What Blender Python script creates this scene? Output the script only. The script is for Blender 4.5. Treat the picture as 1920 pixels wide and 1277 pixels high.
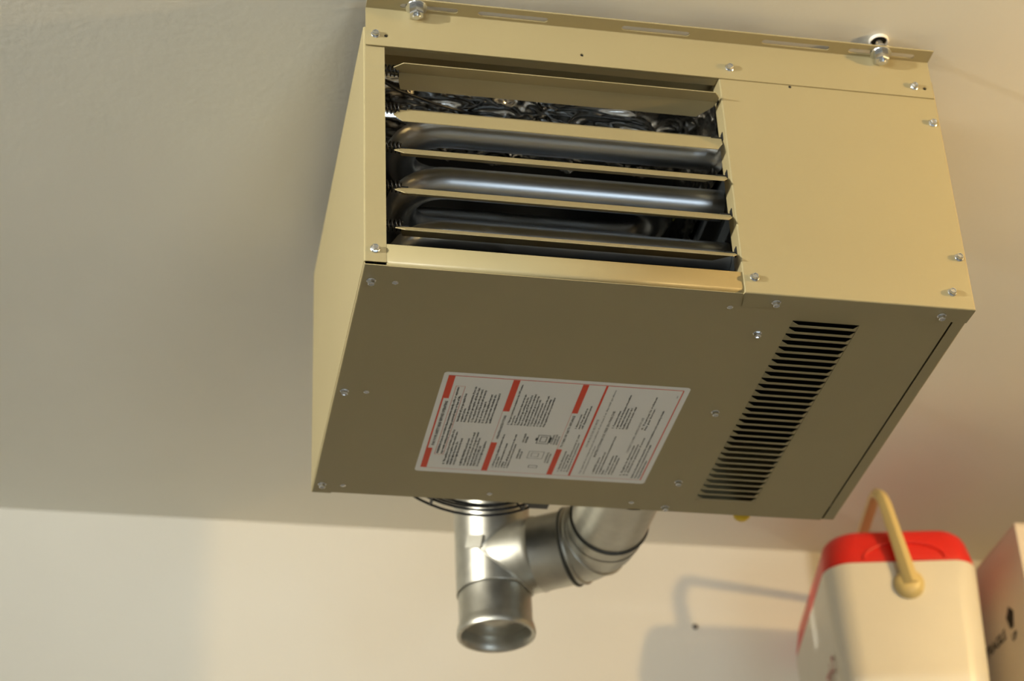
import bpy, bmesh, math, random
from mathutils import Vector, Matrix, Euler, noise

for o in list(bpy.data.objects):
    bpy.data.objects.remove(o, do_unlink=True)
SC = bpy.context.scene
COL = SC.collection
PI = math.pi
Z0 = 2.68            # height of the heater's underside above the floor
H, D, W = 0.325, 0.497, 0.68
CEIL = 0.372         # ceiling, measured from the heater's underside
WALL = 1.284         # back wall

# ------------------------------------------------------------------ camera
cd = bpy.data.cameras.new('camera')
cam = bpy.data.objects.new('camera', cd)
COL.objects.link(cam)
cam.location = (-0.24127, -1.79140, Z0 - 1.27071)
cam.rotation_euler = Euler((2.145030, 0.040436, -0.191098), 'XYZ')
cd.sensor_width = 36.0
cd.lens = 73.933
cd.clip_start = 0.05
cd.dof.use_dof = True
cd.dof.focus_distance = 2.27
cd.dof.aperture_fstop = 4.5
SC.camera = cam

# ------------------------------------------------------------------ light and exposure
SC.view_settings.view_transform = 'Standard'
SC.view_settings.look = 'None'
SC.view_settings.gamma = 1.0
SC.view_settings.use_curve_mapping = False
SC.view_settings.exposure = -0.10
world = bpy.data.worlds.new('world')
SC.world = world
world.use_nodes = True
world.node_tree.nodes['Background'].inputs[0].default_value = (0.70, 0.86, 1.0, 1)
world.node_tree.nodes['Background'].inputs[1].default_value = 0.3

RIGHT_LAMP = (1.61, -0.46, 0.17)     # warm bulb hanging to the right of the heater
LEFT_LAMP = (-2.7, -1.22, 0.21)      # lamp to the left of the heater, in an added reflector
RIGHT_W, LEFT_W = 67.0, 480.0          # watts of the bulbs
TUBE_W = 185.0
DAY_W = 36.0
WARM = (1.0, 0.665, 0.27)
WARM_L = (1.0, 0.96, 0.84)


# bluish daylight, added with its low window to give the tubes highlights
ad = bpy.data.lights.new('added_window_light', 'AREA')
ad.shape = 'RECTANGLE'
ad.size, ad.size_y = 1.16, 1.05
ad.energy = DAY_W
ad.color = (0.74, 0.88, 1.0)
win = bpy.data.objects.new('added_window_light', ad)
COL.objects.link(win)
win.location = (1.35, -4.29, 0.73)
win.rotation_euler = (PI / 2, 0, 0)


def bulb_light(name, pos, power, color):
    l = bpy.data.lights.new(name, 'POINT')
    l.energy = power; l.color = color; l.shadow_soft_size = 0.026
    o = bpy.data.objects.new(name, l)
    COL.objects.link(o)
    o.location = (pos[0], pos[1], Z0 + pos[2])


bulb_light('right_bulb_light', RIGHT_LAMP, RIGHT_W, WARM)
# the left one is narrowed by an added reflector, to spare wall and floor
ld = bpy.data.lights.new('left_spot_light', 'SPOT')
ld.energy = LEFT_W; ld.color = WARM_L; ld.shadow_soft_size = 0.03
ld.spot_size = math.radians(84); ld.spot_blend = 0.75
lo = bpy.data.objects.new('left_spot_light', ld)
COL.objects.link(lo)
lo.location = (LEFT_LAMP[0], LEFT_LAMP[1], Z0 + LEFT_LAMP[2])
lo.rotation_euler = (Vector((0.0, -0.45, 0.50)) - Vector(LEFT_LAMP)).to_track_quat('-Z', 'Y').to_euler()

# ------------------------------------------------------------------ materials
def mat(name, color, rough=0.5, metal=0.0, spec=0.5, noise_amt=0.0, noise_scale=40.0, bump=0.0, bump_scale=200.0,
        rough_var=0.0, emit=None, emit_strength=0.0, coat=0.0):
    m = bpy.data.materials.new(name)
    m.use_nodes = True
    nt = m.node_tree
    b = nt.nodes['Principled BSDF']
    b.inputs['Base Color'].default_value = (*color, 1)
    b.inputs['Roughness'].default_value = rough
    b.inputs['Metallic'].default_value = metal
    b.inputs['Specular IOR Level'].default_value = spec
    b.inputs['Coat Weight'].default_value = coat
    tc = nt.nodes.new('ShaderNodeTexCoord')
    if noise_amt > 0 or rough_var > 0:
        n = nt.nodes.new('ShaderNodeTexNoise')
        n.inputs['Scale'].default_value = noise_scale
        n.inputs['Detail'].default_value = 4
        nt.links.new(tc.outputs['Object'], n.inputs['Vector'])
        if noise_amt > 0:
            r = nt.nodes.new('ShaderNodeValToRGB')
            r.color_ramp.elements[0].position = 0.3
            r.color_ramp.elements[1].position = 0.7
            r.color_ramp.elements[0].color = (*[c * (1 - noise_amt) for c in color], 1)
            r.color_ramp.elements[1].color = (*[min(1, c * (1 + noise_amt)) for c in color], 1)
            nt.links.new(n.outputs['Fac'], r.inputs['Fac'])
            nt.links.new(r.outputs['Color'], b.inputs['Base Color'])
        if rough_var > 0:
            mr = nt.nodes.new('ShaderNodeMapRange')
            mr.inputs['To Min'].default_value = max(0, rough - rough_var)
            mr.inputs['To Max'].default_value = rough + rough_var
            nt.links.new(n.outputs['Fac'], mr.inputs['Value'])
            nt.links.new(mr.outputs['Result'], b.inputs['Roughness'])
    if bump > 0:
        n2 = nt.nodes.new('ShaderNodeTexNoise')
        n2.inputs['Scale'].default_value = bump_scale
        n2.inputs['Detail'].default_value = 3
        nt.links.new(tc.outputs['Object'], n2.inputs['Vector'])
        bp = nt.nodes.new('ShaderNodeBump')
        bp.inputs['Strength'].default_value = bump
        bp.inputs['Distance'].default_value = 0.002
        nt.links.new(n2.outputs['Fac'], bp.inputs['Height'])
        nt.links.new(bp.outputs['Normal'], b.inputs['Normal'])
    if emit:
        b.inputs['Emission Color'].default_value = (*emit, 1)
        b.inputs['Emission Strength'].default_value = emit_strength
    return m


M = {}
M['ceiling'] = mat('ceiling_paint', (0.80, 0.78, 0.70), 0.9, spec=0.2, noise_amt=0.02, noise_scale=3, bump=0.12, bump_scale=120)
M['wall'] = mat('wall_paint', (0.61, 0.585, 0.52), 0.9, spec=0.2, noise_amt=0.02, noise_scale=3, bump=0.12, bump_scale=120)
M['wall_dim'] = mat('unseen_dim_wall', (0.24, 0.225, 0.20), 0.9, spec=0.2, noise_amt=0.08, noise_scale=3)  # unseen walls, kept dim to cut the light they bounce
M['floor'] = mat('concrete_floor', (0.36, 0.36, 0.345), 0.8, noise_amt=0.12, noise_scale=6, bump=0.2, bump_scale=60)
M['paint'] = mat('beige_enamel', (0.37, 0.308, 0.164), 0.42, spec=0.4, noise_amt=0.015, noise_scale=8, bump=0.04, bump_scale=900)
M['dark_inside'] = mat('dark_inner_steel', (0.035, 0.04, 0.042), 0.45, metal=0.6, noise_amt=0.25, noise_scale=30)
M['black'] = mat('black_shade', (0.008, 0.009, 0.010), 0.7)  # flat black standing in for the dark inside holes and slots
M['steel_tube'] = mat('aluminised_steel', (0.54, 0.565, 0.59), 0.37, metal=1.0, noise_amt=0.05, noise_scale=25, rough_var=0.04)
M['zinc'] = mat('zinc_plated', (0.72, 0.74, 0.76), 0.20, metal=1.0, noise_amt=0.05, noise_scale=300)
M['foil'] = mat('aluminium_foil', (0.66, 0.64, 0.60), 0.16, metal=1.0, bump=0.15, bump_scale=60)
M['galv'] = mat('galvanised_sheet', (0.58, 0.565, 0.50), 0.40, metal=1.0, noise_amt=0.07, noise_scale=60, rough_var=0.05, bump=0.02, bump_scale=30)
M['galv_dark'] = mat('dark_crimp', (0.10, 0.10, 0.09), 0.5, metal=0.8)
M['spring'] = mat('dark_spring_wire', (0.05, 0.05, 0.05), 0.35, metal=1.0)
M['wire'] = mat('black_guard_wire', (0.012, 0.013, 0.015), 0.35)
M['label'] = mat('label_paper', (0.92, 0.915, 0.88), 0.38, spec=0.5)
M['label_red'] = mat('label_red_ink', (0.80, 0.055, 0.014), 0.4)
M['label_pink'] = mat('label_thin_red_ink', (0.72, 0.22, 0.16), 0.4)
M['label_ink'] = mat('label_black_ink', (0.02, 0.028, 0.03), 0.5)
M['label_grey'] = mat('label_grey_ink', (0.13, 0.13, 0.115), 0.5)
M['cream'] = mat('cream_plastic', (0.80, 0.77, 0.68), 0.38, coat=0.1, noise_amt=0.02, noise_scale=12)
M['handle'] = mat('yellowed_plastic', (0.72, 0.58, 0.26), 0.36)
M['red'] = mat('red_plastic', (0.74, 0.016, 0.008), 0.40, coat=0.1, noise_amt=0.03, noise_scale=14)
M['red_ink'] = mat('faded_red_print', (0.42, 0.06, 0.04), 0.5)
M['box'] = mat('white_cardboard', (0.74, 0.68, 0.62), 0.8, noise_amt=0.04, noise_scale=9, bump=0.1, bump_scale=90)
M['box_ink'] = mat('box_black_print', (0.02, 0.025, 0.03), 0.6)
M['yellow'] = mat('yellow_plastic', (0.80, 0.55, 0.02), 0.4)
M['brass'] = mat('brass', (0.60, 0.45, 0.18), 0.3, metal=1.0)
M['white_plastic'] = mat('white_plastic', (0.80, 0.77, 0.70), 0.5)
M['wood'] = mat('painted_board', (0.30, 0.25, 0.18), 0.6, noise_amt=0.1, noise_scale=10)
M['bulb'] = mat('clear_bulb_glass', (1.0, 0.98, 0.95), 0.05)
_nt = M['bulb'].node_tree
_tr = _nt.nodes.new('ShaderNodeBsdfTransparent')
_mx = _nt.nodes.new('ShaderNodeMixShader')
_mx.inputs[0].default_value = 0.08
_nt.links.new(_tr.outputs[0], _mx.inputs[1])
_nt.links.new(_nt.nodes['Principled BSDF'].outputs[0], _mx.inputs[2])
_nt.links.new(_mx.outputs[0], _nt.nodes['Material Output'].inputs['Surface'])
M['tube'] = mat('fill_light_tube', (0.9, 0.9, 0.9), 0.4, emit=(0.96, 1.0, 0.97), emit_strength=TUBE_W)  # glow of the added front fill light
M['yellow_green'] = mat('yellow_green_tag', (0.40, 0.38, 0.03), 0.6)
M['mark'] = mat('wall_mark', (0.10, 0.09, 0.08), 0.7)

# ------------------------------------------------------------------ helpers
def link(name, me, m=None, parent=None, smooth=False, loc=None, rot=None):
    o = bpy.data.objects.new(name, me)
    COL.objects.link(o)
    if m is not None:
        me.materials.clear(); me.materials.append(M[m])
    if parent is not None:
        o.parent = parent
    if smooth:
        for p in me.polygons:
            p.use_smooth = True
    if loc is not None: o.location = loc
    if rot is not None: o.rotation_euler = rot
    return o


def from_bm(name, bm, m=None, parent=None, smooth=False, **k):
    me = bpy.data.meshes.new(name)
    bm.to_mesh(me); bm.free()
    return link(name, me, m, parent, smooth, **k)


def tag(o, label=None, cat=None, group=None, kind=None):
    if label: o['label'] = label
    if cat: o['category'] = cat
    if group: o['group'] = group
    if kind: o['kind'] = kind
    return o


def empty(name, loc):
    o = bpy.data.objects.new(name, None)
    COL.objects.link(o); o.location = loc
    o.empty_display_size = 0.05
    return o


def box(bm, x0, x1, y0, y1, z0, z1):
    v = [bm.verts.new(p) for p in ((x0, y0, z0), (x1, y0, z0), (x1, y1, z0), (x0, y1, z0),
                                   (x0, y0, z1), (x1, y0, z1), (x1, y1, z1), (x0, y1, z1))]
    for f in ((3, 2, 1, 0), (4, 5, 6, 7), (0, 1, 5, 4), (1, 2, 6, 5), (2, 3, 7, 6), (3, 0, 4, 7)):
        bm.faces.new([v[i] for i in f])


def box_obj(name, x0, x1, y0, y1, z0, z1, m, parent=None, bevel=0.0, segs=2):
    bm = bmesh.new(); box(bm, x0, x1, y0, y1, z0, z1)
    if bevel > 0:
        bmesh.ops.bevel(bm, geom=bm.edges[:], offset=bevel, segments=segs, affect='EDGES', profile=0.5)
    return from_bm(name, bm, m, parent)


def solid(o, t, offset=0.0):
    md = o.modifiers.new('thickness', 'SOLIDIFY')
    md.thickness = t; md.offset = offset
    return o


def folded(name, quads, m, parent, t=0.001, r=0.0012, segs=2):
    """sheet metal: quads that share edges, folds rounded, given thickness"""
    bm = bmesh.new()
    for q in quads:
        bm.faces.new([bm.verts.new(p) for p in q])
    bmesh.ops.remove_doubles(bm, verts=bm.verts[:], dist=1e-5)
    bmesh.ops.recalc_face_normals(bm, faces=bm.faces[:])
    ed = [e for e in bm.edges if len(e.link_faces) == 2 and e.calc_face_angle(0) > 0.3]
    if r > 0 and ed:
        bmesh.ops.bevel(bm, geom=ed, offset=r, segments=segs, affect='EDGES', profile=0.5)
    o = from_bm(name, bm, m, parent)
    return solid(o, t)


def rounded_rect(x0, x1, y0, y1, r, n=5):
    pts = []
    for cx, cy, a0 in ((x1 - r, y1 - r, 0), (x0 + r, y1 - r, PI / 2), (x0 + r, y0 + r, PI), (x1 - r, y0 + r, 1.5 * PI)):
        for i in range(n + 1):
            a = a0 + i * PI / 2 / n
            pts.append((cx + r * math.cos(a), cy + r * math.sin(a)))
    return pts


def circle2(cx, cy, r, n=14):
    return [(cx + r * math.cos(2 * PI * i / n), cy + r * math.sin(2 * PI * i / n)) for i in range(n)]


def plate(bm, outer, holes, f):
    """flat plate with holes; f maps 2-D points to 3-D"""
    edges = []
    for loop in [outer] + holes:
        vs = [bm.verts.new(f(p)) for p in loop]
        for i in range(len(vs)):
            edges.append(bm.edges.new((vs[i], vs[(i + 1) % len(vs)])))
    bmesh.ops.triangle_fill(bm, use_beauty=True, use_dissolve=False, edges=edges)


def sweep(bm, path, r, n=12, closed=False, sect=None, up=None, caps=True):
    """tube along a path; r number or list; sect optional list of (a,b) cross-section offsets"""
    path = [Vector(p) for p in path]
    m = len(path)
    tang = []
    for i in range(m):
        if closed:
            t = path[(i + 1) % m] - path[i - 1]
        else:
            t = path[min(i + 1, m - 1)] - path[max(i - 1, 0)]
        tang.append(t.normalized())
    ref = Vector(up) if up else (Vector((0, 0, 1)) if abs(tang[0].z) < 0.9 else Vector((0, 1, 0)))
    nrm = (ref - tang[0] * ref.dot(tang[0])).normalized()
    rings = []
    for i in range(m):
        nrm = (nrm - tang[i] * nrm.dot(tang[i])).normalized()
        bi = tang[i].cross(nrm)
        rr = r[i] if isinstance(r, (list, tuple)) else r
        if sect:
            offs = [(a * rr, b * rr) for a, b in sect]
        else:
            offs = [(rr * math.cos(2 * PI * k / n), rr * math.sin(2 * PI * k / n)) for k in range(n)]
        rings.append([bm.verts.new(path[i] + nrm * a + bi * b) for a, b in offs])
    k = len(rings[0])
    for i in range(m if closed else m - 1):
        A, B = rings[i], rings[(i + 1) % m]
        for j in range(k):
            bm.faces.new((A[j], A[(j + 1) % k], B[(j + 1) % k], B[j]))
    if caps and not closed:
        bm.faces.new(rings[0][::-1]); bm.faces.new(rings[-1])


def lathe(bm, prof, n=32, origin=(0, 0, 0)):
    """profile of (r,z), revolved about z"""
    o = Vector(origin)
    rings = []
    for r, z in prof:
        if r < 1e-6:
            rings.append([bm.verts.new(o + Vector((0, 0, z)))])
        else:
            rings.append([bm.verts.new(o + Vector((r * math.cos(2 * PI * i / n), r * math.sin(2 * PI * i / n), z))) for i in range(n)])
    for A, B in zip(rings, rings[1:]):
        for i in range(n):
            j = (i + 1) % n
            if len(A) == 1 and len(B) == 1: continue
            if len(A) == 1: bm.faces.new((A[0], B[j], B[i]))
            elif len(B) == 1: bm.faces.new((A[i], A[j], B[0]))
            else: bm.faces.new((A[i], A[j], B[j], B[i]))


def autosmooth(o, ang=35):
    me = o.data
    for p in me.polygons: p.use_smooth = True
    bm = bmesh.new(); bm.from_mesh(me)
    for e in bm.edges:
        if len(e.link_faces) == 2 and e.calc_face_angle(0) > math.radians(ang):
            e.smooth = False
    bm.to_mesh(me); bm.free()
    return o


def text_mesh(name, body, size, spacing=1.0, bold=0.0, res=2):
    cu = bpy.data.curves.new(name, 'FONT')
    cu.body = body; cu.size = size; cu.resolution_u = res
    cu.space_character = spacing; cu.offset = bold
    o = bpy.data.objects.new(name, cu)
    COL.objects.link(o)
    dg = bpy.context.evaluated_depsgraph_get()
    dg.update()
    me = bpy.data.meshes.new_from_object(o.evaluated_get(dg))
    bpy.data.objects.remove(o, do_unlink=True)
    bpy.data.curves.remove(cu)
    return me


# ------------------------------------------------------------------ the room
XL, XR, YN = -3.4, 3.4, -4.3


def struct(name, x0, x1, y0, y1, z0, z1, m):
    return tag(box_obj(name, x0, x1, y0, y1, z0, z1, m), kind='structure')


struct('floor', XL - .1, XR + .1, YN - .1, WALL + .1, -0.1, 0.0, 'floor')
struct('ceiling', XL - .1, XR + .1, YN - .1, WALL + .1, Z0 + CEIL, Z0 + CEIL + 0.1, 'ceiling')
struct('wall_back', XL - .1, XR + .1, WALL, WALL + 0.1, 2.30, Z0 + CEIL, 'wall')
struct('wall_back', XL - .1, XR + .1, WALL, WALL + 0.1, 0.0, 2.30, 'wall_dim')  # unseen lower part, dimmed to cut bounce onto the heater's underside
struct('wall_left', XL - .1, XL, YN, WALL, 0.0, Z0 + CEIL, 'wall_dim')
struct('wall_right', XR, XR + .1, YN, WALL, 0.0, Z0 + CEIL, 'wall_dim')
bm = bmesh.new()                                   # front wall with a low window added for the tube highlights
box(bm, XL, .77, YN - .1, YN, 0, Z0 + CEIL)
box(bm, 1.93, XR, YN - .1, YN, 0, Z0 + CEIL)
box(bm, .77, 1.93, YN - .1, YN, 0, .205)
box(bm, .77, 1.93, YN - .1, YN, 1.255, Z0 + CEIL)
tag(from_bm('wall_front', bm, 'wall_dim'), kind='structure')
bm = bmesh.new()
for x0, x1, z0, z1 in ((.77, .81, .205, 1.255), (1.89, 1.93, .205, 1.255), (1.33, 1.37, .245, 1.215), (.81, 1.89, .205, .245), (.81, 1.89, 1.215, 1.255)):
    box(bm, x0, x1, YN - .08, YN - .03, z0, z1)
tag(from_bm('added_window_1', bm, 'white_plastic'), kind='structure')

# ------------------------------------------------------------------ the unit heater
heater = empty('unit_heater', (0, 0, Z0))
tag(heater, 'beige enamelled gas unit heater with open louvers hung under the ceiling', 'heater')

# --- cabinet panels
folded('side_panel', [
    [(0, 0, .0016), (0, D, .0016), (0, D, H), (0, 0, H)],
    [(0, 0, .0016), (.0235, 0, .0016), (.0235, 0, H), (0, 0, H)],
    [(0, D, .0016), (.0235, D, .0016), (.0235, D, H), (0, D, H)],
], 'paint', heater, r=0.0018, segs=3)
folded('side_lip', [
    [(.0004, .0012, -.0014), (.0244, .0012, -.0014), (.0244, D + .0008, -.0014), (.0004, D + .0008, -.0014)],
    [(.0004, .0012, -.0014), (.0004, D + .0008, -.0014), (.0004, D + .0008, .004), (.0004, .0012, .004)],
], 'paint', heater, r=0.001)
folded('side_panel', [
    [(W, .001, .001), (W, D, .001), (W, D, H), (W, .001, H)],
    [(W, .001, .001), (W, D, .001), (W - .0148, D, .001), (W - .0148, .001, .001)],
], 'paint', heater, r=0.0012)
# top panel with its front rail behind the bracket
folded('top_panel', [
    [(.001, .001, H - .001), (W - .001, .001, H - .001), (W - .001, D, H - .001), (.001, D, H - .001)],
    [(.001, .001, H - .001), (W - .001, .001, H - .001), (W - .001, .001, .2985), (.001, .001, .2985)],
    [(.001, .001, .2985), (W - .001, .001, .2985), (W - .001, .014, .3), (.001, .014, .3)],
], 'paint', heater)

# bottom panel with the vent opening; front edge rolled up into the sill of the outlet
VX0, VX1, VY0, PITCH, NV = .4838, .5615, .0473, .01339, 31
VY1 = VY0 + NV * PITCH
bm = bmesh.new()
plate(bm, [(.0246, .003), (.6618, .003), (.6618, D), (.0246, D)],
      [[(VX0, VY0), (VX1, VY0), (VX1, VY1), (VX0, VY1)]], lambda p: (p[0], p[1], 0.0))
o = from_bm('bottom_panel', bm, 'paint', heater)
solid(o, .001, 1.0 if o.data.polygons[0].normal.z < 0 else -1.0)
bm = bmesh.new()
prof = [(.004 - .004 * math.sin(a), .004 - .004 * math.cos(a)) for a in [i * PI / 2 / 6 for i in range(7)]]
prof += [(0, .0246), (.0006, .0253), (.0014, .0256), (.016, .0256)]
A = [bm.verts.new((.0238, y, z)) for y, z in prof]
B = [bm.verts.new((.4140, y, z)) for y, z in prof]
for i in range(len(prof) - 1):
    bm.faces.new((A[i], B[i], B[i + 1], A[i + 1]))
o = from_bm('outlet_sill', bm, 'paint', heater); autosmooth(o, 50); solid(o, .0009)

# access panel on the right of the front
AX = .4145
folded('access_panel', [
    [(AX, -.0012, -.0024), (W - .0005, -.0012, -.0024), (W - .0005, -.0012, .312), (AX, -.0012, .312)],
    [(AX, -.0012, -.0024), (W - .0005, -.0012, -.0024), (W - .0015, .0246, -.0024), (AX + .004, .0246, -.0024)],
    [(AX, -.0012, -.0024), (AX, -.0012, .312), (AX, .0215, .312), (AX, .0215, .003)],
    [(W - .0005, -.0012, -.0024), (W - .0005, -.0012, .312), (W - .0005, .005, .312), (W - .0005, .005, -.0015)],
], 'paint', heater, r=0.0014, segs=3)

# back panel and inner box
bm = bmesh.new()
plate(bm, [(.001, .001), (W - .001, .001), (W - .001, H - .001), (.001, H - .001)],
      [circle2(.2185, .165, .145, 40)], lambda p: (p[0], D, p[1]))
o = from_bm('back_panel', bm, 'paint', heater); solid(o, .001)
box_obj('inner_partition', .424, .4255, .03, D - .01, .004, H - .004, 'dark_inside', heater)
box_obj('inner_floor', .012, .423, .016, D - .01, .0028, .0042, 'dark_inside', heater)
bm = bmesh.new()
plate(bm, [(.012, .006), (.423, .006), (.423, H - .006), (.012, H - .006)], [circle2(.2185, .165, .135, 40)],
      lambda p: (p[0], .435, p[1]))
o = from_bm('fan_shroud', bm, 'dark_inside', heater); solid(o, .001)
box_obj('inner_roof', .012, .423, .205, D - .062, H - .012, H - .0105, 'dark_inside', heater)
box_obj('vent_shade_sheet', .4275, .66, .03, D - .012, .10, .101, 'black', heater)  # black sheet in place of the shade behind the vent slots

# --- ceiling bracket: vertical leg screwed to the front, slotted flange turned forwards
BX0, BX1, BZ0, BZ1, FY = .0018, .6775, .2968, .3520, -.0243
bm = bmesh.new()
holes = [circle2(x, z, .0022, 12) for x, z in ((.0249, .3117), (.2517, .3113), (.6676, .3105))]
plate(bm, [(BX0, BZ0), (BX1, BZ0), (BX1, BZ1 - .001), (BX0, BZ1 - .001)], holes, lambda p: (p[0], -.0026, p[1]))
slots = []
for a, b in ((.0400, .1070), (.1300, .2119), (.2993, .3807), (.4687, .5516), (.5755, .6575)):
    slots.append(rounded_rect(a, b, -.0160, -.0084, .00375, 5))
plate(bm, [(BX0, FY), (BX1, FY), (BX1, -.0036), (BX0, -.0036)], slots, lambda p: (p[0], p[1], BZ1))
v = [bm.verts.new(p) for p in ((BX0, -.0026, BZ1 - .001), (BX1, -.0026, BZ1 - .001), (BX1, -.0036, BZ1), (BX0, -.0036, BZ1))]
bm.faces.new(v)
bmesh.ops.remove_doubles(bm, verts=bm.verts[:], dist=1e-5)
bmesh.ops.recalc_face_normals(bm, faces=bm.faces[:])
o = from_bm('mounting_bracket', bm, 'paint', heater); solid(o, .0018)
bracket = o
for x, z in ((.0249, .3117), (.2517, .3113), (.6676, .3105)):  # black discs stand in for the shade inside the holes
    bm = bmesh.new(); lathe(bm, [(0, 0), (.0024, 0), (.0024, .0004), (0, .0004)], 12)
    from_bm('hole_shade', bm, 'black', heater, loc=(x, .0004 - .0018, z), rot=(PI / 2, 0, 0))
bm = bmesh.new(); lathe(bm, [(0, 0), (.0017, 0), (.0017, .0004), (0, .0004)], 12)
from_bm('hole_shade', bm, 'black', heater, loc=(.4995, -.0016, .2946), rot=(PI / 2, 0, 0))


# --- screws
def hexring(bm, r, z, a0=0.0):
    return [bm.verts.new((r * math.cos(a0 + i * PI / 3), r * math.sin(a0 + i * PI / 3), z)) for i in range(6)]


def screw_mesh():
    bm = bmesh.new()
    lathe(bm, [(.0052, 0), (.0053, .0006), (.0046, .0012), (.0, .0012)], 20)
    rs = [hexring(bm, .0041, .0010), hexring(bm, .0041, .0044), hexring(bm, .0035, .0050)]
    for A, B in zip(rs, rs[1:]):
        for i in range(6):
            bm.faces.new((A[i], A[(i + 1) % 6], B[(i + 1) % 6], B[i]))
    inner = hexring(bm, .0027, .0050); low = hexring(bm, .0022, .0042)
    for A, B in ((rs[-1], inner), (inner, low)):
        for i in range(6):
            bm.faces.new((A[i], A[(i + 1) % 6], B[(i + 1) % 6], B[i]))
    bm.faces.new(low)
    me = bpy.data.meshes.new('hex_screw'); bm.to_mesh(me); bm.free()
    return me


SCREW = screw_mesh()
bm = bmesh.new()
lathe(bm, [(.0037, 0), (.0036, .0006), (.0024, .0013), (.0012, .0014), (.0011, .0008), (0, .0008)], 16)
RIVET = bpy.data.meshes.new('rivet'); bm.to_mesh(RIVET); bm.free()
random.seed(3)
for x, z, y in ((.0128, .3125, -.0035), (.4277, .3134, -.0035), (.6547, .3122, -.0035), (.6705, .2599, -.0017), (.6712, .0674, -.0017),
                (.6551, .0189, -.0017), (.4271, .0181, -.0017), (.0113, .0177, -.0006)):
    o = link('hex_screw', SCREW, 'zinc', heater, loc=(x, y, z), rot=Euler((PI / 2, random.uniform(0, 1), 0), 'XYZ'))
    o.rotation_euler = (Matrix.Rotation(PI / 2, 3, 'X') @ Matrix.Rotation(random.uniform(0, 1), 3, 'Z')).to_euler()
for x, y, z in ((.0113, .030, -.0019), (.0110, .2547, -.0019), (.0109, .4759, -.0019), (.4537, .0123, -.0029), (.6453, .0136, -.0029), (.4520, .0779, -.0003),
                (.4513, .2502, -.0003), (.4511, .4208, -.0003), (.4509, .4868, -.0003)):
    o = link('hex_screw', SCREW, 'zinc', heater, loc=(x, y, z))
    o.rotation_euler = (Matrix.Rotation(PI, 3, 'X') @ Matrix.Rotation(random.uniform(0, 1), 3, 'Z')).to_euler()
for x, y in ((.0374, .0325), (.0365, .2563), (.0370, .4783), (.2216, .4785), (.4050, .4794), (.4070, .0311)):
    link('rivet', RIVET, 'zinc', heater, smooth=False, loc=(x, y, -.0003), rot=(PI, 0, 0))

# --- hanger bolts through the bracket slots up into the ceiling
def hanger_bolt(x, y):
    e = bpy.data.objects.new('hanger_bolt', None)
    bm = bmesh.new()
    zt = CEIL - BZ1
    lathe(bm, [(0, -.0165), (.0036, -.0165), (.0048, -.0150), (.0048, zt - .0002), (0, zt - .0002)], 20)
    rod = from_bm('hanger_bolt', bm, 'zinc', heater, loc=(x, y, BZ1))
    autosmooth(rod)
    bpy.data.objects.remove(e)
    bm = bmesh.new(); lathe(bm, [(.0050, -.0010), (.0124, -.0010), (.0128, -.0016), (.0124, -.0027), (.0050, -.0027)], 32)
    autosmooth(from_bm('washer', bm, 'zinc', rod))
    bm = bmesh.new(); lathe(bm, [(.0050, .0010), (.0124, .0010), (.0128, .0018), (.0124, .0027), (.0050, .0027)], 32)
    autosmooth(from_bm('washer', bm, 'zinc', rod))
    for z0, z1 in ((-.0132, -.0029), (.0029, .0090)):
        bm = bmesh.new()
        s = 1 if z1 > 0 else -1
        rs = [hexring(bm, .0080, z0 if s < 0 else z1, .35), hexring(bm, .0090, (z0 + .0012) if s < 0 else (z1 - .0012), .35),
              hexring(bm, .0090, z1 if s < 0 else z0, .35)]
        for A, B in zip(rs, rs[1:]):
            for i in range(6):
                bm.faces.new((A[i], A[(i + 1) % 6], B[(i + 1) % 6], B[i]))
        bm.faces.new(rs[0][::-1]); bm.faces.new(rs[-1])
        bmesh.ops.recalc_face_normals(bm, faces=bm.faces[:])
        from_bm('hex_nut', bm, 'zinc', rod)
    bm = bmesh.new()
    lathe(bm, [(.0094, zt - .0002), (.0118, zt - .0002), (.0118, zt - .0030), (.0110, zt - .0042), (.0097, zt - .0038), (.0094, zt - .0002)], 32)
    c = from_bm('ceiling_grommet', bm, 'white_plastic', rod); autosmooth(c, 60)
    bm = bmesh.new(); lathe(bm, [(.0049, zt - .0008), (.0093, zt - .0008), (.0093, zt - .0003), (.0049, zt - .0003)], 32)
    from_bm('grommet_shade', bm, 'black', rod)  # black ring stands in for the dark gap around the bolt


hanger_bolt(.6156, -.0125)
hanger_bolt(.0589, -.0122)

# --- pressed louvers of the vent in the bottom panel
bm = bmesh.new()
hw = VX1 - VX0; hh = .0046; ch = .0070
yl = .0030                                   # lip position inside the cell
ring = []
N = 6
for k in range(N + 1):
    t = k / N
    y = PITCH + (yl - PITCH) * t
    z = -hh * math.sin(t * PI / 2) ** 0.9 if t > 0 else 0
    c = ch * (t ** 0.8)
    ring.append((y, z, c))
Lm = [bm.verts.new((c, y, z)) for y, z, c in ring]
Rm = [bm.verts.new((hw - c, y, z)) for y, z, c in ring]
L0 = [bm.verts.new((0, y, 0)) for y, z, c in ring[1:]]
R0 = [bm.verts.new((hw, y, 0)) for y, z, c in ring[1:]]
for i in range(N):
    bm.faces.new((Lm[i], Rm[i], Rm[i + 1], Lm[i + 1]))
    a = Lm[0] if i == 0 else L0[i - 1]
    if i == 0:
        bm.faces.new((Lm[0], Lm[1], L0[0])); bm.faces.new((Rm[0], R0[0], Rm[1]))
    else:
        bm.faces.new((L0[i - 1], Lm[i], Lm[i + 1], L0[i])); bm.faces.new((R0[i - 1], R0[i], Rm[i + 1], Rm[i]))
bmesh.ops.recalc_face_normals(bm, faces=bm.faces[:])
LOUV = bpy.data.meshes.new('vent_louver'); bm.to_mesh(LOUV); bm.free()
LOUV.materials.append(M['paint'])
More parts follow.
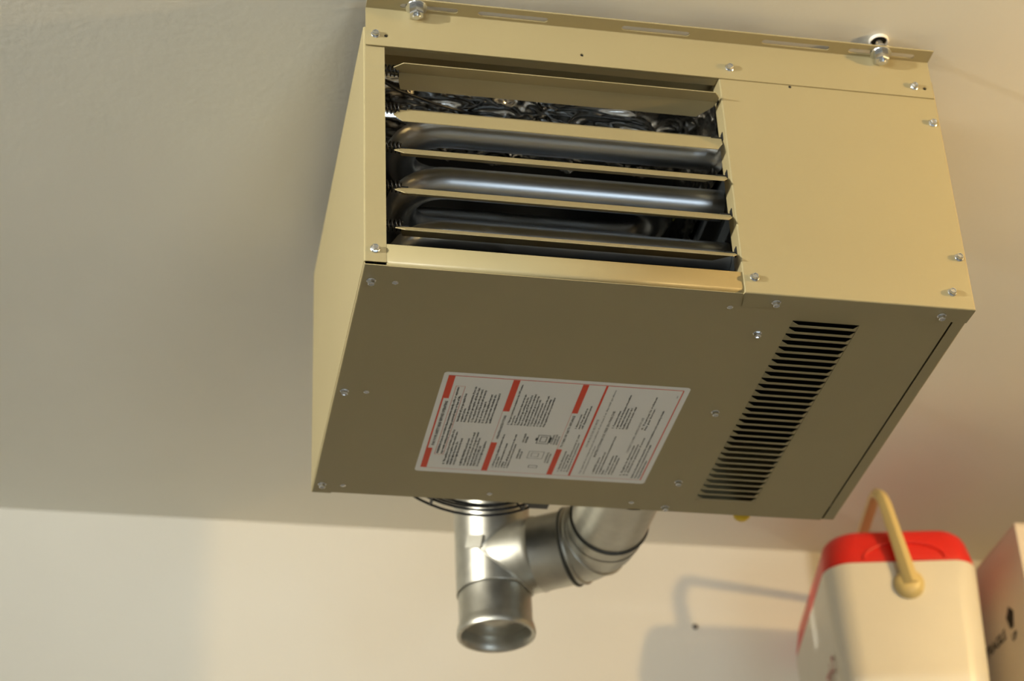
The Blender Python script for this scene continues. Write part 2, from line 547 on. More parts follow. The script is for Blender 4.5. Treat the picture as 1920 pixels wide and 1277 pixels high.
for i in range(NV):
    o = link('vent_louver', LOUV, None, heater, loc=(VX0, VY0 + i * PITCH, 0))
    solid(o, .0007)

# --- outlet louvers: V-folded blades on sprung pins
PIV = [(.2725, 6, 11), (.2180, 54, 12), (.1637, 35, 13), (.1098, 35, 13), (.0575, 29, 13)]
BLX0, BLX1, BW, PY = .0335, .4125, .0265, .011


def blade(z, ang, dev):
    bm = bmesh.new()
    a1 = math.radians(ang + dev); a2 = math.radians(ang - dev)
    fr = Vector((0, -math.cos(a1), -math.sin(a1))); bk = Vector((0, math.cos(a2), math.sin(a2)))
    P = lambda x, s, d: Vector((x, 0, 0)) + d * s
    A = bm.verts.new(P(BLX0 + .0085, 0, fr)); Dv = bm.verts.new(P(BLX1, 0, fr))
    a_ = bm.verts.new(P(BLX0, .0125, fr)); b_ = bm.verts.new(P(BLX0 + .0095, BW, fr))
    c_ = bm.verts.new(P(BLX1 - .0090, BW, fr)); d_ = bm.verts.new(P(BLX1 - .001, .013, fr))
    e_ = bm.verts.new(P(BLX0 + .0085, .009, bk)); f_ = bm.verts.new(P(BLX0 + .0130, BW, bk))
    g_ = bm.verts.new(P(BLX1 - .018, BW, bk)); h_ = bm.verts.new(P(BLX1 - .002, .008, bk))
    bm.faces.new((A, a_, b_, c_, d_, Dv)); bm.faces.new((A, Dv, h_, g_, f_, e_))
    o = from_bm('outlet_louver', bm, 'paint', heater, loc=(0, PY, z)); solid(o, .0009)
    for xa, xb in ((BLX0 - .011, BLX0 + .016), (BLX1 - .012, BLX1 + .006)):
        bm = bmesh.new()
        sweep(bm, [(xa, 0, .0008), (xb, 0, .0008)], .0013, 8)
        from_bm('pivot_pin', bm, 'spring', o)
    bm = bmesh.new()
    n = 72
    sweep(bm, [(.0242 + .0185 * i / n, .0062 * math.cos(i / n * 4.25 * 2 * PI), .0010 + .0062 * math.sin(i / n * 4.25 * 2 * PI)) for i in range(n + 1)], .0008, 6)
    s = from_bm('spring', bm, 'spring', o, smooth=True)
    # black slab as the shade in the jamb notch behind the pin
    box_obj('notch_shade', AX - .0012, AX - .0004, -.0035, .0035, -.003, .0075, 'black', o)


for z, a, d in PIV:
    blade(z, a, d)

# --- heat exchanger tubes
def arc(cx, cy, r, a0, a1, z, n=14):
    return [(cx + r * math.cos(a0 + (a1 - a0) * i / n), cy + r * math.sin(a0 + (a1 - a0) * i / n), z) for i in range(n + 1)]


TR = .0182
for z in (.2405, .1670, .0930):
    y1, y2, y3 = .070, .166, .245
    path = [(.4235, y1, z), (.36, y1, z), (.25, y1, z), (.16, y1, z)]
    path += arc(.106, (y1 + y2) / 2, (y2 - y1) / 2, -PI / 2, -1.5 * PI, z)
    path += [(.16, y2, z), (.25, y2, z), (.31, y2, z)]
    path += arc(.345, (y2 + y3) / 2, (y3 - y2) / 2, -PI / 2, PI / 2, z)
    path += [(.31, y3, z), (.25, y3, z), (.16, y3, z)]
    path += arc(.106, y3 + .035, .035, -PI / 2, -PI * 1.2, z, 8)
    bm = bmesh.new(); sweep(bm, path, TR, 28)
    autosmooth(from_bm('exchanger_tube', bm, 'steel_tube', heater), 60)

# --- crumpled foil lining
def foil(name, f, nu, nv, amp, seed):
    bm = bmesh.new()
    g = []
    for i in range(nu + 1):
        row = []
        for j in range(nv + 1):
            u, v = i / nu, j / nv
            p, nrm, sc = f(u, v)
            q = Vector((p[0] * 11 + p[1] * 9 + seed, p[1] * 34 - p[0] * 8, p[2] * 26 + p[0] * 5))
            q = q + 0.55 * noise.noise_vector(q * 0.7)
            d = (1 - abs(noise.noise(q))) ** 3 + 0.45 * (1 - abs(noise.noise(q * 2.1 + Vector((7, 3, 1))))) ** 4
            row.append(bm.verts.new(Vector(p) + Vector(nrm) * amp * d))
        g.append(row)
    for i in range(nu):
        for j in range(nv):
            bm.faces.new((g[i][j], g[i + 1][j], g[i + 1][j + 1], g[i][j + 1]))
    bmesh.ops.recalc_face_normals(bm, faces=bm.faces[:])
    return from_bm(name, bm, 'foil', heater, smooth=True)


foil('foil_liner', lambda u, v: ((.014 + .408 * u, .060 + .15 * v, H - .005), (0, 0, -1), 1), 170, 70, .011, 0.0)
foil('foil_liner', lambda u, v: ((.0135, .030 + .39 * u, .008 + .310 * v), (1, 0, 0), 1), 90, 80, .006, 5.0)
foil('foil_liner', lambda u, v: ((.4230, .034 + .38 * u, .20 + .118 * v), (-1, 0, 0), 1), 70, 34, .006, 9.0)
box_obj('yellow_tag', .4215, .4232, .215, .245, .235, .29, 'yellow_green', heater)
bm = bmesh.new(); sweep(bm, [(.016, .055, .303), (.05, .075, .300), (.10, .10, .305), (.16, .12, .309)], .0016, 8)
from_bm('sensor_wire', bm, 'wire', heater, smooth=True)

# --- fan guard behind the back panel
bm = bmesh.new()
GC = (.2185, .165)
for r, y in ((.158, .508), (.158, .522), (.158, .536), (.158, .5505), (.140, .560), (.118, .566), (.095, .570), (.072, .572), (.05, .572)):
    sweep(bm, [(GC[0] + r * math.cos(2 * PI * i / 64), y, GC[1] + r * math.sin(2 * PI * i / 64)) for i in range(64)], .0017, 8, closed=True)
for k in range(8):
    a = 2 * PI * (k + .5) / 8
    pr_ = [(.158, .4985), (.158, .5505), (.140, .560), (.118, .566), (.095, .570), (.05, .572)]
    sweep(bm, [(GC[0] + r * math.cos(a), y, GC[1] + r * math.sin(a)) for r, y in pr_], .0018, 6)
from_bm('fan_guard', bm, 'wire', heater, smooth=True)
bm = bmesh.new(); lathe(bm, [(0, 0), (.045, 0), (.048, .004), (.048, .07), (.04, .078), (0, .078)], 32)
motor = from_bm('fan_motor', bm, 'dark_inside', heater, loc=(GC[0], .57, GC[1]), rot=(PI / 2, 0, 0)); autosmooth(motor)
bm = bmesh.new()
for k in range(4):
    a = k * PI / 2
    ca, sa = math.cos(a), math.sin(a)
    rows = []
    for r, wd in ((.02, .018), (.06, .034), (.10, .042), (.128, .036)):
        rows.append([(r * ca - s * wd * sa, r * sa + s * wd * ca, s * .012) for s in (-1, -.3, .3, 1)])
    vv = [[bm.verts.new(p) for p in row] for row in rows]
    for i in range(3):
        for j in range(3):
            bm.faces.new((vv[i][j], vv[i][j + 1], vv[i + 1][j + 1], vv[i + 1][j]))
fan = from_bm('fan_blade', bm, 'dark_inside', heater, loc=(GC[0], .462, GC[1]), rot=(PI / 2, 0, 0)); solid(fan, .001)
box_obj('guard_clip', .285, .312, .505, .552, .022, .036, 'wire', heater, .001)

# --- instruction label under the bottom panel
LX, LY = .1187, .4298            # label origin: top-left corner of the text
LW, LH = .2292, .2900            # text-line direction, height of the page


def lab(t, s, z=0.0):
    """t: down the page, s: along the lines -> heater coordinates"""
    return (LX + t, LY - s, -.0011 - z)


bm = bmesh.new()
plate(bm, rounded_rect(0, LH, 0, LW, .0045, 6), [], lambda p: lab(p[0], p[1]))
label = from_bm('warning_label', bm, 'label', heater)
solid(label, .0003)
tag(label, 'white instruction label with red bars and black text')


def label_rects(name, rects, m, lift=.00035):
    bm = bmesh.new()
    for q in rects:
        if len(q) == 4 and not isinstance(q[0], tuple):
            t0, t1, s0, s1 = q
            q = [(t0, s0), (t1, s0), (t1, s1), (t0, s1)]
        f = bm.faces.new([bm.verts.new(lab(t, s, lift)) for t, s in q])
    bmesh.ops.recalc_face_normals(bm, faces=bm.faces[:])
    for f in bm.faces:
        if f.normal.z > 0: f.normal_flip()
    return from_bm(name, bm, m, label)


label_rects('red_bars', [
    (.0059, .0137, .1728, .2230), (.0059, .0134, .0101, .0574), (.0059, .0078, .0574, .1728),
    (.0815, .0893, .1520, .2216), (.0812, .0885, .0105, .0790),
    (.1632, .1703, .1573, .2216), (.1632, .1700, .0100, .0722),
    (.1905, .1930, .0103, .2220),
    (.0137, .2832, .2222, .2232), (.2822, .2834, .0094, .2226),
], 'label_red')
fw = .0005
label_rects('fine_frame', [
    (.0137, .2832, .0094, .0099), (.0815, .0819, .0790, .1520), (.1633, .1637, .0722, .1573),
    (.0178, .0178 + fw, .0431, .2012), (.0284, .0284 + fw, .0431, .2012), (.0178, .0289, .0431, .0431 + fw), (.0178, .0289, .2007, .2012),
], 'label_pink')

TEXT_PARTS = {'label_ink': bmesh.new(), 'label_grey': bmesh.new()}


def put(body, t, s, size, width=None, m='label_ink', bold=0.0):
    """one printed line; t = baseline down the page, s = start"""
    me = text_mesh('txt', body, size, bold=bold, res=1)
    if not me.vertices:
        bpy.data.meshes.remove(me); return
    xs = [v.co.x for v in me.vertices]
    k = 1.0 if width is None else width / (max(xs) - min(xs))
    for v in me.vertices:
        v.co = lab(t - v.co.y, s + (v.co.x - min(xs)) * k, .0005)
    me.flip_normals() if me.polygons and me.polygons[0].normal.z > 0 else None
    TEXT_PARTS[m].from_mesh(me)
    bpy.data.meshes.remove(me)


put('FOR YOUR SAFETY READ BEFORE OPERATING', .0142, .0645, .0047, .1022, bold=.00012)
put('WARNING: If you do not follow these instructions exactly, a fire or explosion', .0222, .0455, .0036, .1530, bold=.00012)
put('may result causing property damage, personal injury or loss of life.', .0270, .0455, .0036, .1350, bold=.00012)
put('OPERATING INSTRUCTIONS', .0880, .0874, .0040, .0556, bold=.00006)
put('TO TURN OFF GAS TO APPLIANCE', .1690, .0779, .0040, .0742, bold=.00006)


def block(lines, t0, dt, s0, smax, size=.0034, m='label_ink', ref=None):
    """lines: list of strings; '' leaves a gap"""
    n = max(len(l) for l in lines) if ref is None else ref
    for i, l in enumerate(lines):
        if l:
            put(l, t0 + i * dt, s0, size * 1.08, (smax - s0) * min(1.0, len(l) / n), m, .00009)


block(['A. This appliance does not have a pilot. It is', 'equipped with an ignition device which auto-', 'matically lights the burner. Do', 'not try to light the burner by hand.', '',
       'B. BEFORE OPERATING smell all around', 'the appliance area for gas. Be sure to smell', 'next to the floor because some gas is heavier',
       'than air and will settle on the floor.', 'WHAT TO DO IF YOU SMELL GAS', 'Do not try to light any appliance.'], .0335, .0042, .0200, .1030)
block(['Immediately call your gas supplier from', "a neighbor's phone.", 'Follow the gas suppliers instructions. If you can', 'not reach your gas supplier, call the fire dept.',
       'C. Use only your hand to turn the gas control.', 'Never use tools. If the knob will not turn by', 'hand, do not try to repair it.', 'D. Do not use this appliance if any part',
       'has been under water. Immediately call a', 'qualified service technician to inspect it'], .0335, .0043, .1225, .2020)
block(['1. STOP! Read the safety information above', 'on this label.', '2. Set the thermostat to lowest', 'setting.', '3. Turn off all electric power to the unit.', '4. Remove control access panel.'],
      .0945, .0036, .0200, .1020, .0028)
block(['5. Turn gas control knob clockwise to the OFF position', 'Do not force.', '6. Wait five minutes to clear out any gas.', 'Then smell for gas, including near the',
       'floor. If you smell gas STOP! Follow B in', 'the safety information above on this label.', 'If you do not smell gas, go to next step.', '7. Turn knob counterclockwise to ON.',
       '8. Replace control access panel.', '9. Turn on all electric power to the unit.', '10. Set thermostat to desired setting', 'If the appliance will not operate follow'],
      .0945, .0039, .1225, .2130, .0028)
block(['1. Set the thermostat', 'to lowest setting.', '2. Turn off all electric power to unit', 'if service is to be performed.'], .1765, .0038, .0195, .1095, .0027, 'label_grey')
block(['3. Remove access', 'panel. Turn gas knob to', 'OFF. Replace access panel.'], .1765, .0038, .1229, .1770, .0027)
put('POUR PLUS DE SECURITE', .1990, .0825, .0036, .0646, 'label_grey')
put('Cet appareil ne comporte pas de veilleuse. Il est muni d un dispositif qui allume', .2045, .0165, .0030, .1980)
put('automatiquement le bruleur.', .2090, .0165, .0030, .0700, 'label_grey')
put('INSTRUCTIONS DE MISE EN MARCHE', .2140, .0597, .0040, .1085, 'label_grey', .00006)
block(['1. ARRETEZ! Lisez les', 'instructions de securite sur', '2. Reglez le thermostat a la temperature la plus', 'basse.', '3. Coupez l alimentation', 'electrique de l appareil.', '4. Enlevez le panneau.'],
      .2205, .0040, .0187, .1114, .0028, 'label_grey', 48)
block(['5. Tournez le robinet', 'a gaz vers la droite jusqu a la position', '6. Attendre cinq minutes.', 'Reniflez tout autour de l', 'appareil pour deceler odeur'],
      .2205, .0041, .1292, .2060, .0028)
put('COMMENT COUPER L ADMISSION DE GAZ', .2515, .0736, .0036, .0839, 'label_grey')
block(['1. Reglez le thermostat', '2. Coupez l alimentation', '3. Enlevez le panneau d acces'], .2560, .0040, .0188, .1117, .0028, 'label_grey')
block(['4. Tournez le robinet', 'Ne pas forcer.'], .2560, .0040, .1297, .2053, .0028)
block(['Refer to the instruction manual for complete installation and operating details', 'Reportez-vous au manuel pour les details', 'Keep this label clean'],
      .2715, .0042, .0142, .1760, .0028)
put('5H75', .2795, .2060, .0024)
block(['GAS INLET', 'ENTREE'], .1200, .0036, .0830, .1050, .0026, 'label_grey')
block(['CONTROL KNOB', 'SHOWN OFF'], .1200, .0036, .0440, .0680, .0026, 'label_grey')
block(['CONTROL', 'KNOB ON', 'BOUTON'], .1545, .0034, .0830, .1060, .0026, 'label_grey')
block(['CONTROL', 'BOUTON'], .1560, .0034, .0380, .0640, .0026, 'label_grey')
for k, b in TEXT_PARTS.items():
    from_bm('printed_text', b, k, label)['kind'] = 'stuff'
# little drawings of the gas control
draw = []
def ringrect(t0, t1, s0, s1, w):
    draw.extend([(t0, t1, s0, s0 + w), (t0, t1, s1 - w, s1), (t0, t0 + w, s0, s1), (t1 - w, t1, s0, s1)])
ringrect(.1350, .1500, .0830, .1030, .0009); ringrect(.1385, .1465, .0870, .0995, .0008)
draw.append((.1500, .1520, .0860, .0990)); draw.append((.1330, .1350, .0900, .0960))
d1 = label_rects('control_drawing', draw, 'label_ink', .0004)
draw = []
ringrect(.1310, .1500, .0470, .0640, .0005); ringrect(.1350, .1440, .0510, .0600, .0005); ringrect(.1370, .1480, .0240, .0300, .0006)
label_rects('control_drawing', draw, 'label_grey', .0004)

# ------------------------------------------------------------------ flue pipe
flue = empty('flue_pipe', (.282, .767, Z0 - .060))
tag(flue, 'galvanised steel flue pipe with tee, elbow and drip cap behind the heater', 'flue pipe')
R = .0520
TZ = .110                                     # tee axis height in local coordinates (heater z = .05)
ztop = CEIL + .060
bm = bmesh.new()
lathe(bm, [(R, ztop), (R, .24), (R + .0012, .238), (R + .0012, .226), (R, .224), (R, .064), (R - .0006, .062)], 64)
o = from_bm('tee_body', bm, 'galv', flue); autosmooth(o, 50); solid(o, .0008, -1)
bm = bmesh.new()
lathe(bm, [(R - .0020, .070), (R - .0018, .062), (R - .0014, .058), (R - .0014, .020), (R + .0002, .016), (R + .0020, .008), (R + .0024, .004), (R + .0014, .0008),
           (R - .0010, .0), (R - .0040, .0018), (R - .0060, .012), (R - .0066, .022), (R - .018, .0245), (.020, .0215), (.012, .0190), (0, .0186)], 64)
autosmooth(from_bm('drip_cap', bm, 'galv', flue), 50)
ba = math.radians(-33)
bd = Vector((math.cos(ba), math.sin(ba), 0)); bp = Vector((-bd.y, bd.x, 0)); T = Vector((0, 0, TZ))
# branch: cut to the tee along the seam
bm = bmesh.new()
n = 56
rows = []
stops = [None, .064, .066, .070, .072, .118]
for st in stops:
    row = []
    for i in range(n):
        a = 2 * PI * i / n
        h, v = R * math.cos(a), R * math.sin(a)
        t = max(abs(v) - .0015, 0) if st is None else st
        rad = 1.0 + (.025 if st in (.066, .070) else 0)
        row.append(bm.verts.new(T + bd * t + bp * h * rad + Vector((0, 0, v * rad))))
    rows.append(row)
for A, B in zip(rows, rows[1:]):
    for i in range(n):
        bm.faces.new((A[i], A[(i + 1) % n], B[(i + 1) % n], B[i]))
autosmooth(from_bm('branch', bm, 'galv', flue), 50)
bm = bmesh.new()
seam = []
for i in range(n):
    a = 2 * PI * i / n
    h, v = (R + .0006) * math.cos(a), (R + .0006) * math.sin(a)
    seam.append(T + bd * abs(v) + bp * h + Vector((0, 0, v)))
sweep(bm, seam, .0016, 8, closed=True)
from_bm('seam_bead', bm, 'galv', flue, smooth=True)
tb = T + bd * .004 - bp * (R + .0012) + Vector((0, 0, .012))
bm = bmesh.new(); box(bm, -.013, .013, -.0012, .0012, -.010, .010)
bmesh.ops.bevel(bm, geom=bm.edges[:], offset=.0008, segments=2, affect='EDGES')
from_bm('seam_tab', bm, 'galv', flue, loc=tb - bd * .010, rot=(0, .25, ba - .15))
# elbow of four gores, then a straight pipe into the back of the heater
end_a = math.radians(-90)
c0 = T + bd * .116
er = .072
turn = ba - end_a                                     # radians to the right
cen = c0 - bp * er * 1.0                              # centre of the bend (to the right of travel)
def elbow_pt(f):
    if f > 1:                                         # on the straight pipe after the bend
        P, d, p = elbow_pt(1.0)
        return P + d * (f - 1) * er, d, p
    a = ba - turn * f
    d = Vector((math.cos(a), math.sin(a), 0)); p = Vector((-d.y, d.x, 0))
    return cen + p * er, d, p
gores = [0, .25, .5, .75, 1.0]
for gi in range(4):
    bm = bmesh.new()
    Rg = R + .0008
    P0, d0, p0 = elbow_pt(gores[gi]); P1, d1_, p1 = elbow_pt(gores[gi + 1])
    r0, r1 = [], []
    mid = ((gores[gi] + gores[gi + 1]) / 2)
    for i in range(48):
        a = 2 * PI * i / 48
        r0.append(bm.verts.new(P0 + p0 * Rg * math.cos(a) + Vector((0, 0, Rg * math.sin(a)))))
        r1.append(bm.verts.new(P1 + p1 * Rg * math.cos(a) + Vector((0, 0, Rg * math.sin(a)))))
    for i in range(48):
        bm.faces.new((r0[i], r0[(i + 1) % 48], r1[(i + 1) % 48], r1[i]))
    autosmooth(from_bm('elbow_gore', bm, 'galv', flue), 50)
for g, m, br in ((0.0, 'galv_dark', .0028), (.12, 'galv', .0024), (.55, 'galv', .0020), (1.35, 'galv_dark', .0020)):
    P0, d0, p0 = elbow_pt(g)
    bm = bmesh.new()
    sweep(bm, [P0 + p0 * (R + .001) * math.cos(2 * PI * i / 48) + Vector((0, 0, (R + .001) * math.sin(2 * PI * i / 48))) for i in range(48)], br, 8, closed=True)
    from_bm('elbow_bead', bm, m, flue, smooth=True)
P1, d1_, p1 = elbow_pt(1.0)
bm = bmesh.new()
L = (P1.y + .767) - (D + .0005)
r0, r1 = [], []
for i in range(48):
    a = 2 * PI * i / 48
    off = Vector((R * math.cos(a), 0, R * math.sin(a)))
    r0.append(bm.verts.new(P1 + off)); r1.append(bm.verts.new(P1 + off + Vector((0, -L, 0))))
for i in range(48):
    bm.faces.new((r0[i], r0[(i + 1) % 48], r1[(i + 1) % 48], r1[i]))
autosmooth(from_bm('outlet_pipe', bm, 'galv', flue), 50)

# ------------------------------------------------------------------ gas valve with yellow handle
valve = empty('gas_valve', (.566, .497, Z0 + .055))
tag(valve, 'yellow handle of the gas valve peeping from behind the heater', 'valve')
bm = bmesh.new(); sweep(bm, [(0, .0008, 0), (0, .060, 0)], .012, 16)
autosmooth(from_bm('valve_body', bm, 'brass', valve))
bm = bmesh.new(); sweep(bm, [(0, .030, -.005), (0, .030, -.020)], .005, 12)
from_bm('valve_stem', bm, 'brass', valve, smooth=True)
bm = bmesh.new()
lathe(bm, [(0, -.046), (.006, -.0455), (.0105, -.042), (.0115, -.036), (.0105, -.026), (.006, -.020), (0, -.0195)], 24, (0, .030, 0))
from_bm('valve_handle', bm, 'yellow', valve, smooth=True)
bm = bmesh.new(); sweep(bm, [(0, .055, 0), (0, .075, .003), (0, .082, .015), (0, .082, .06), (0, .082, CEIL - .0552)], .0105, 14)
from_bm('gas_pipe', bm, 'galv_dark', valve, smooth=True)

# ------------------------------------------------------------------ shelf, cooler, carton
SH = -.118
shelf = empty('wall_shelf', (1.5, WALL, Z0 + SH))
tag(shelf, 'painted board shelf carrying the red lidded cooler and the white carton', 'shelf')
box_obj('board', -.85, .85, -.43, -.001, -.025, 0, 'wood', shelf, .002)
for x in (-.6, .6):
    bm = bmesh.new()
    for q in ([(x - .012, -.001, -.025), (x - .012, -.38, -.025), (x - .012, -.38, -.045), (x - .012, -.03, -.34), (x - .012, -.001, -.34)],):
        v0 = [bm.verts.new(p) for p in q]; v1 = [bm.verts.new((p[0] + .024, p[1], p[2])) for p in q]
        bm.faces.new(v0); bm.faces.new(v1[::-1])
        for i in range(5): bm.faces.new((v0[i], v1[i], v1[(i + 1) % 5], v0[(i + 1) % 5]))
    bmesh.ops.recalc_face_normals(bm, faces=bm.faces[:])
    from_bm('bracket', bm, 'wood', shelf)

CW, CL = .236, .378                             # cooler width, length
cooler = empty('picnic_cooler', (.9684, 1.0662, Z0 + SH))
cooler.rotation_euler = (0, 0, math.radians(-10.0))
tag(cooler, 'cream plastic picnic cooler with red lid and yellowed carrying handle', 'cooler')
SZ = .150 - SH                                   # seam height above the shelf


def loft(bm, secs, n=8, cap0=True, cap1=True):
    """secs: (z, half width, half length, corner radius)"""
    rings = []
    for z, hx, hy, r in secs:
        rings.append([bm.verts.new((x, y, z)) for x, y in rounded_rect(-hx, hx, -hy, hy, r, n)])
    k = len(rings[0])
    for A, B in zip(rings, rings[1:]):
        for i in range(k):
            bm.faces.new((A[i], A[(i + 1) % k], B[(i + 1) % k], B[i]))
    if cap0: bm.faces.new(rings[0][::-1])
    if cap1: bm.faces.new(rings[-1])


hx, hy = CW / 2, CL / 2
bm = bmesh.new()
loft(bm, [(0, hx - .022, hy - .022, .03), (.004, hx - .016, hy - .016, .034), (.012, hx - .012, hy - .012, .036), (.10, hx - .006, hy - .006, .040),
          (SZ - .05, hx - .0015, hy - .0015, .042), (SZ - .006, hx, hy, .042), (SZ - .001, hx - .001, hy - .001, .041), (SZ, hx - .003, hy - .003, .040)])
autosmooth(from_bm('cooler_body', bm, 'cream', cooler), 40)
bm = bmesh.new()
loft(bm, [(SZ - .0005, hx - .006, hy - .006, .038), (SZ + .0015, hx - .002, hy - .002, .041), (SZ + .006, hx - .0015, hy - .0015, .042), (SZ + .040, hx - .007, hy - .007, .044),
          (SZ + .050, hx - .010, hy - .010, .045), (SZ + .057, hx - .015, hy - .015, .045), (SZ + .0605, hx - .024, hy - .024, .043), (SZ + .0615, hx - .040, hy - .040, .038)])
lid = autosmooth(from_bm('lid', bm, 'red', cooler), 40)
for s in (-1,):
    bm = bmesh.new()
    pts = []
    for i in range(25):
        a = PI * i / 24
        x = -.062 * math.cos(a); z = .004 + .030 * math.sin(a)
        pts.append((x + .004, -hy + .0010 + .0055 * z / .04, SZ + z))
    sweep(bm, pts, .0032, 8)
    from_bm('lid_arch', bm, 'red', lid, smooth=True)
# handle: pivot discs and a strap that leans a little to one side
PZ = .110 - SH
lean = math.radians(9)
hroot = []
ht = .168
hyo = hy + .013


def hpath():
    pts = []
    r = .040
    up = [(0, -hyo, -.004), (0, -hyo - .001, .03), (0, -hyo - .001, .07), (0, -hyo, ht - r)]
    pts += up
    for i in range(1, 9):
        a = PI / 2 * i / 8
        pts.append((0, -hyo + r - r * math.cos(a), ht - r + r * math.sin(a)))
    pts += [(0, -.06, ht), (0, 0, ht), (0, .06, ht)]
    for i in range(0, 9):
        a = PI / 2 * i / 8
        pts.append((0, hyo - r + r * math.sin(a), ht - r + r * math.cos(a)))
    pts += [(0, hyo + .001, .07), (0, hyo + .001, .03), (0, hyo, -.004)]
    return pts


bm = bmesh.new()
sec = [(-.006, -.0090), (.000, -.0105), (.0050, -.006), (.0085, 0), (.0050, .006), (0, .0105), (-.006, .0090), (-.0065, 0)]
pts = hpath()
sc = [1.12, 1.1, 1.02, .95] + [.92] * 19 + [.95, 1.02, 1.1, 1.12]
sc = (sc + [1.0] * len(pts))[:len(pts)]
sweep(bm, pts, sc, sect=sec, up=(0, -1, 0))
hd = from_bm('handle', bm, 'handle', cooler, loc=(.004, 0, PZ), rot=(0, -lean, 0)); autosmooth(hd, 35)
for s in (-1, 1):
    bm = bmesh.new()
    lathe(bm, [(0, .0160), (.010, .0155), (.018, .0130), (.0220, .0085), (.0232, .0020), (.0232, 0), (0, 0)], 32)
    pd = from_bm('pivot_disc', bm, 'handle', hd, loc=(0, s * (hy - .002), 0), rot=(PI / 2 if s < 0 else -PI / 2, 0, 0)); autosmooth(pd, 50)
# faded red printing on the long side
me = text_mesh('txt', "mi-2", .040, bold=.0006)
o = link('side_print', me, 'red_ink', cooler)
o.rotation_euler = (PI / 2, 0, -PI / 2)
xs = [v.co.x for v in me.vertices]
o.location = (-hx + .0008, -hy + .046 + max(xs), SZ - .155)
tilt = math.atan2(.0045, SZ - .15)
o.rotation_euler = (PI / 2 - 0.03, 0, -PI / 2)

BXx, BYy, BT = 1.1230, .8690, .220
carton = empty('carton', (BXx, BYy, Z0 + SH))
tag(carton, 'white cardboard carton with black up arrow beside the cooler', 'box')
bh = BT - SH
body = box_obj('carton_body', 0, .42, 0, .36, 0, bh - .0032, 'box', carton, .0015)
box_obj('top_flap', 0, .42, 0, .1790, bh - .0030, bh, 'box', carton, .0008)
box_obj('top_flap', 0, .42, .1810, .36, bh - .0030, bh, 'box', carton, .0008)


def carton_print(body, y_start, z, size, width):
    """printing on the left face: reads from the far edge to the near edge"""
    me = text_mesh('txt', body, size, bold=.0006)
    xs = [v.co.x for v in me.vertices]
    k = width / (max(xs) - min(xs))
    for v in me.vertices:
        v.co = (-.0006, y_start - (v.co.x - min(xs)) * k, z + v.co.y)
    return link('printed_word', me, 'box_ink', carton)


carton_print('FRAGILE', 1.0400 - BYy, .0702 - SH, .0225, .0755)
carton_print('UP', .9452 - BYy, .0555 - SH, .0165, .0185)
bm = bmesh.new()
ay, az = .9395 - BYy, -SH
poly = [(ay, .1118), (ay - .0140, .0985), (ay - .0060, .0985), (ay - .0055, .0755), (ay + .0055, .0755), (ay + .0060, .0985), (ay + .0140, .0985)]
vs = [bm.verts.new((-.0006, y, z + az)) for y, z in poly]
bm.faces.new(vs)
bmesh.ops.triangulate(bm, faces=bm.faces[:])
from_bm('printed_arrow', bm, 'box_ink', carton)

# ------------------------------------------------------------------ marks on the wall
bm = bmesh.new(); lathe(bm, [(0, .004), (.003, .0035), (.0045, .0015), (.0048, 0), (0, 0)], 14)
tag(from_bm('wall_screw', bm, 'mark', None, loc=(.726, WALL, Z0 + .2198), rot=(PI / 2, 0, 0)), 'small dark screw head in the white wall beside the cooler', 'screw')

# ------------------------------------------------------------------ bulbs hanging out of view
def bulb(name, pos, lab_):
    e = empty(name, (pos[0], pos[1], Z0 + CEIL))
    tag(e, lab_, 'lamp')
    dz = pos[2] - CEIL
    bm = bmesh.new(); lathe(bm, [(0, -.0005), (.045, -.0005), (.045, -.012), (.030, -.024), (0, -.025)], 32)
    autosmooth(from_bm('ceiling_rose', bm, 'white_plastic', e))
    bm = bmesh.new(); sweep(bm, [(0, 0, -.02), (0, 0, dz + .075)], .003, 8)
    from_bm('cord', bm, 'wire', e)
    bm = bmesh.new(); lathe(bm, [(0, dz + .078), (.016, dz + .076), (.018, dz + .045), (.015, dz + .032), (0, dz + .031)], 24)
    autosmooth(from_bm('socket', bm, 'white_plastic', e))
    bm = bmesh.new()
    lathe(bm, [(.0, dz + .033)] + [(.031 * math.sin(a), dz + .031 * math.cos(a)) for a in [PI * (k + 1) / 14 for k in range(13)]] + [(0, dz - .031)], 24)
    from_bm('light_bulb', bm, 'bulb', e, smooth=True)


bulb('pendant_lamp', RIGHT_LAMP, 'clear bulb hanging from the ceiling on the carton side of the heater')

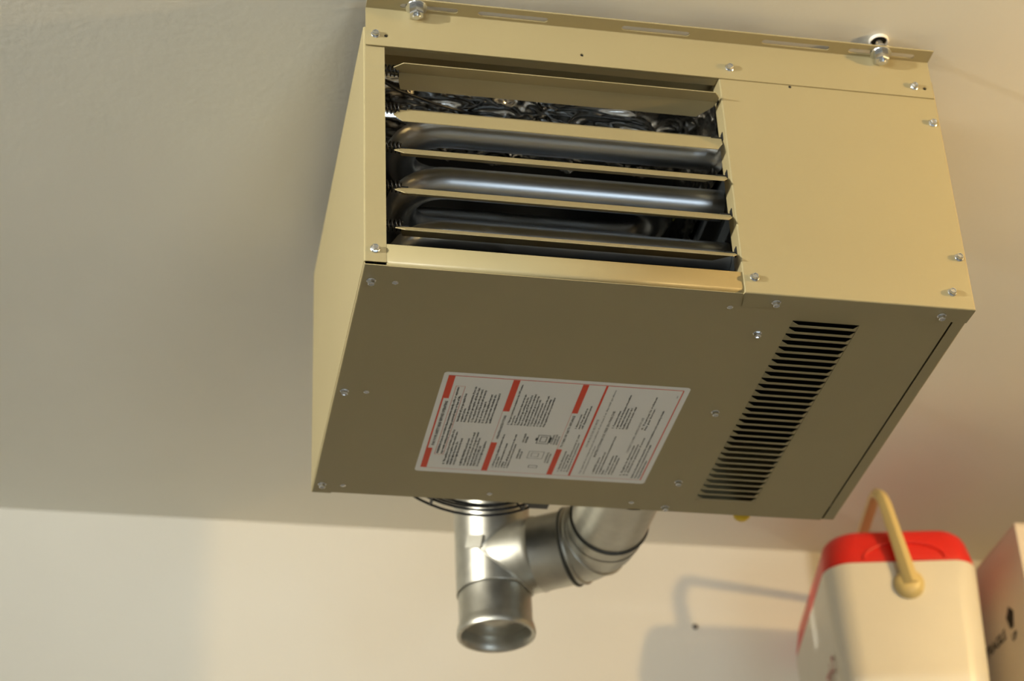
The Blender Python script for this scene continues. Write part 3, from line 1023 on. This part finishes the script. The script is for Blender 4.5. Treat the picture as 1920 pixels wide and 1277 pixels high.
def left_spot_lamp(pos, target):  # reflector added to narrow the left lamp's beam
    e = empty('left_spot_lamp', (pos[0], pos[1], Z0 + pos[2]))
    tag(e, 'lamp on the louvered side of the heater with an added reflector to narrow its beam', 'lamp')
    q = (Vector(target) - Vector(pos)).to_track_quat('Z', 'Y').to_euler()
    bm = bmesh.new()
    lathe(bm, [(.022, -.075), (.030, -.070), (.060, -.045), (.085, .0), (.098, .045), (.100, .046)], 36)
    o = from_bm('reflector', bm, 'zinc', e, smooth=True, rot=q); solid(o, .0008)
    bm = bmesh.new(); lathe(bm, [(0, -.140), (.018, -.138), (.020, -.070), (.016, -.040), (0, -.038)], 24)
    autosmooth(from_bm('socket', bm, 'wire', e, rot=q))
    bm = bmesh.new(); sweep(bm, [(-.10, 0, CEIL - pos[2] - .0005), (-.10, 0, .02)], .004, 8)
    from_bm('hanging_rod', bm, 'zinc', e)


left_spot_lamp(LEFT_LAMP, (0.0, -0.45, 0.50))


# ------------------------------------------------------------------ twin-tube fill light added behind the photographer to brighten the heater front
def front_fill_light(x, y, drop):
    e = empty('front_fill_light', (x, y, Z0 + CEIL))
    tag(e, 'added twin tube fill light out of view, brightening the heater front', 'lamp')
    bm = bmesh.new()
    pr_ = [(-.11, -drop), (.11, -drop), (.11, -drop - .006), (.05, -drop - .04), (-.05, -drop - .04), (-.11, -drop - .006)]
    a = [bm.verts.new((-.62, p, q)) for p, q in pr_]; b = [bm.verts.new((.62, p, q)) for p, q in pr_]
    bm.faces.new(a); bm.faces.new(b[::-1])
    for i in range(6): bm.faces.new((a[i], b[i], b[(i + 1) % 6], a[(i + 1) % 6]))
    bmesh.ops.recalc_face_normals(bm, faces=bm.faces[:])
    from_bm('reflector', bm, 'white_plastic', e)
    for dy in (-.085, .085):
        bm = bmesh.new(); sweep(bm, [(-.59, dy, -drop - .07), (.59, dy, -drop - .07)], .014, 16)
        from_bm('lamp_tube', bm, 'tube', e, smooth=True)
    for dx in (-.60, .60):
        box_obj('tube_holder', dx - .012, dx + .012, -.105, .105, -drop - .09, -drop - .02, 'white_plastic', e, .002)
        bm = bmesh.new(); sweep(bm, [(dx, 0, -drop), (dx, 0, -.0005)], .0015, 6)
        from_bm('hanging_wire', bm, 'wire', e)


front_fill_light(-1.2, -2.25, 0.22)
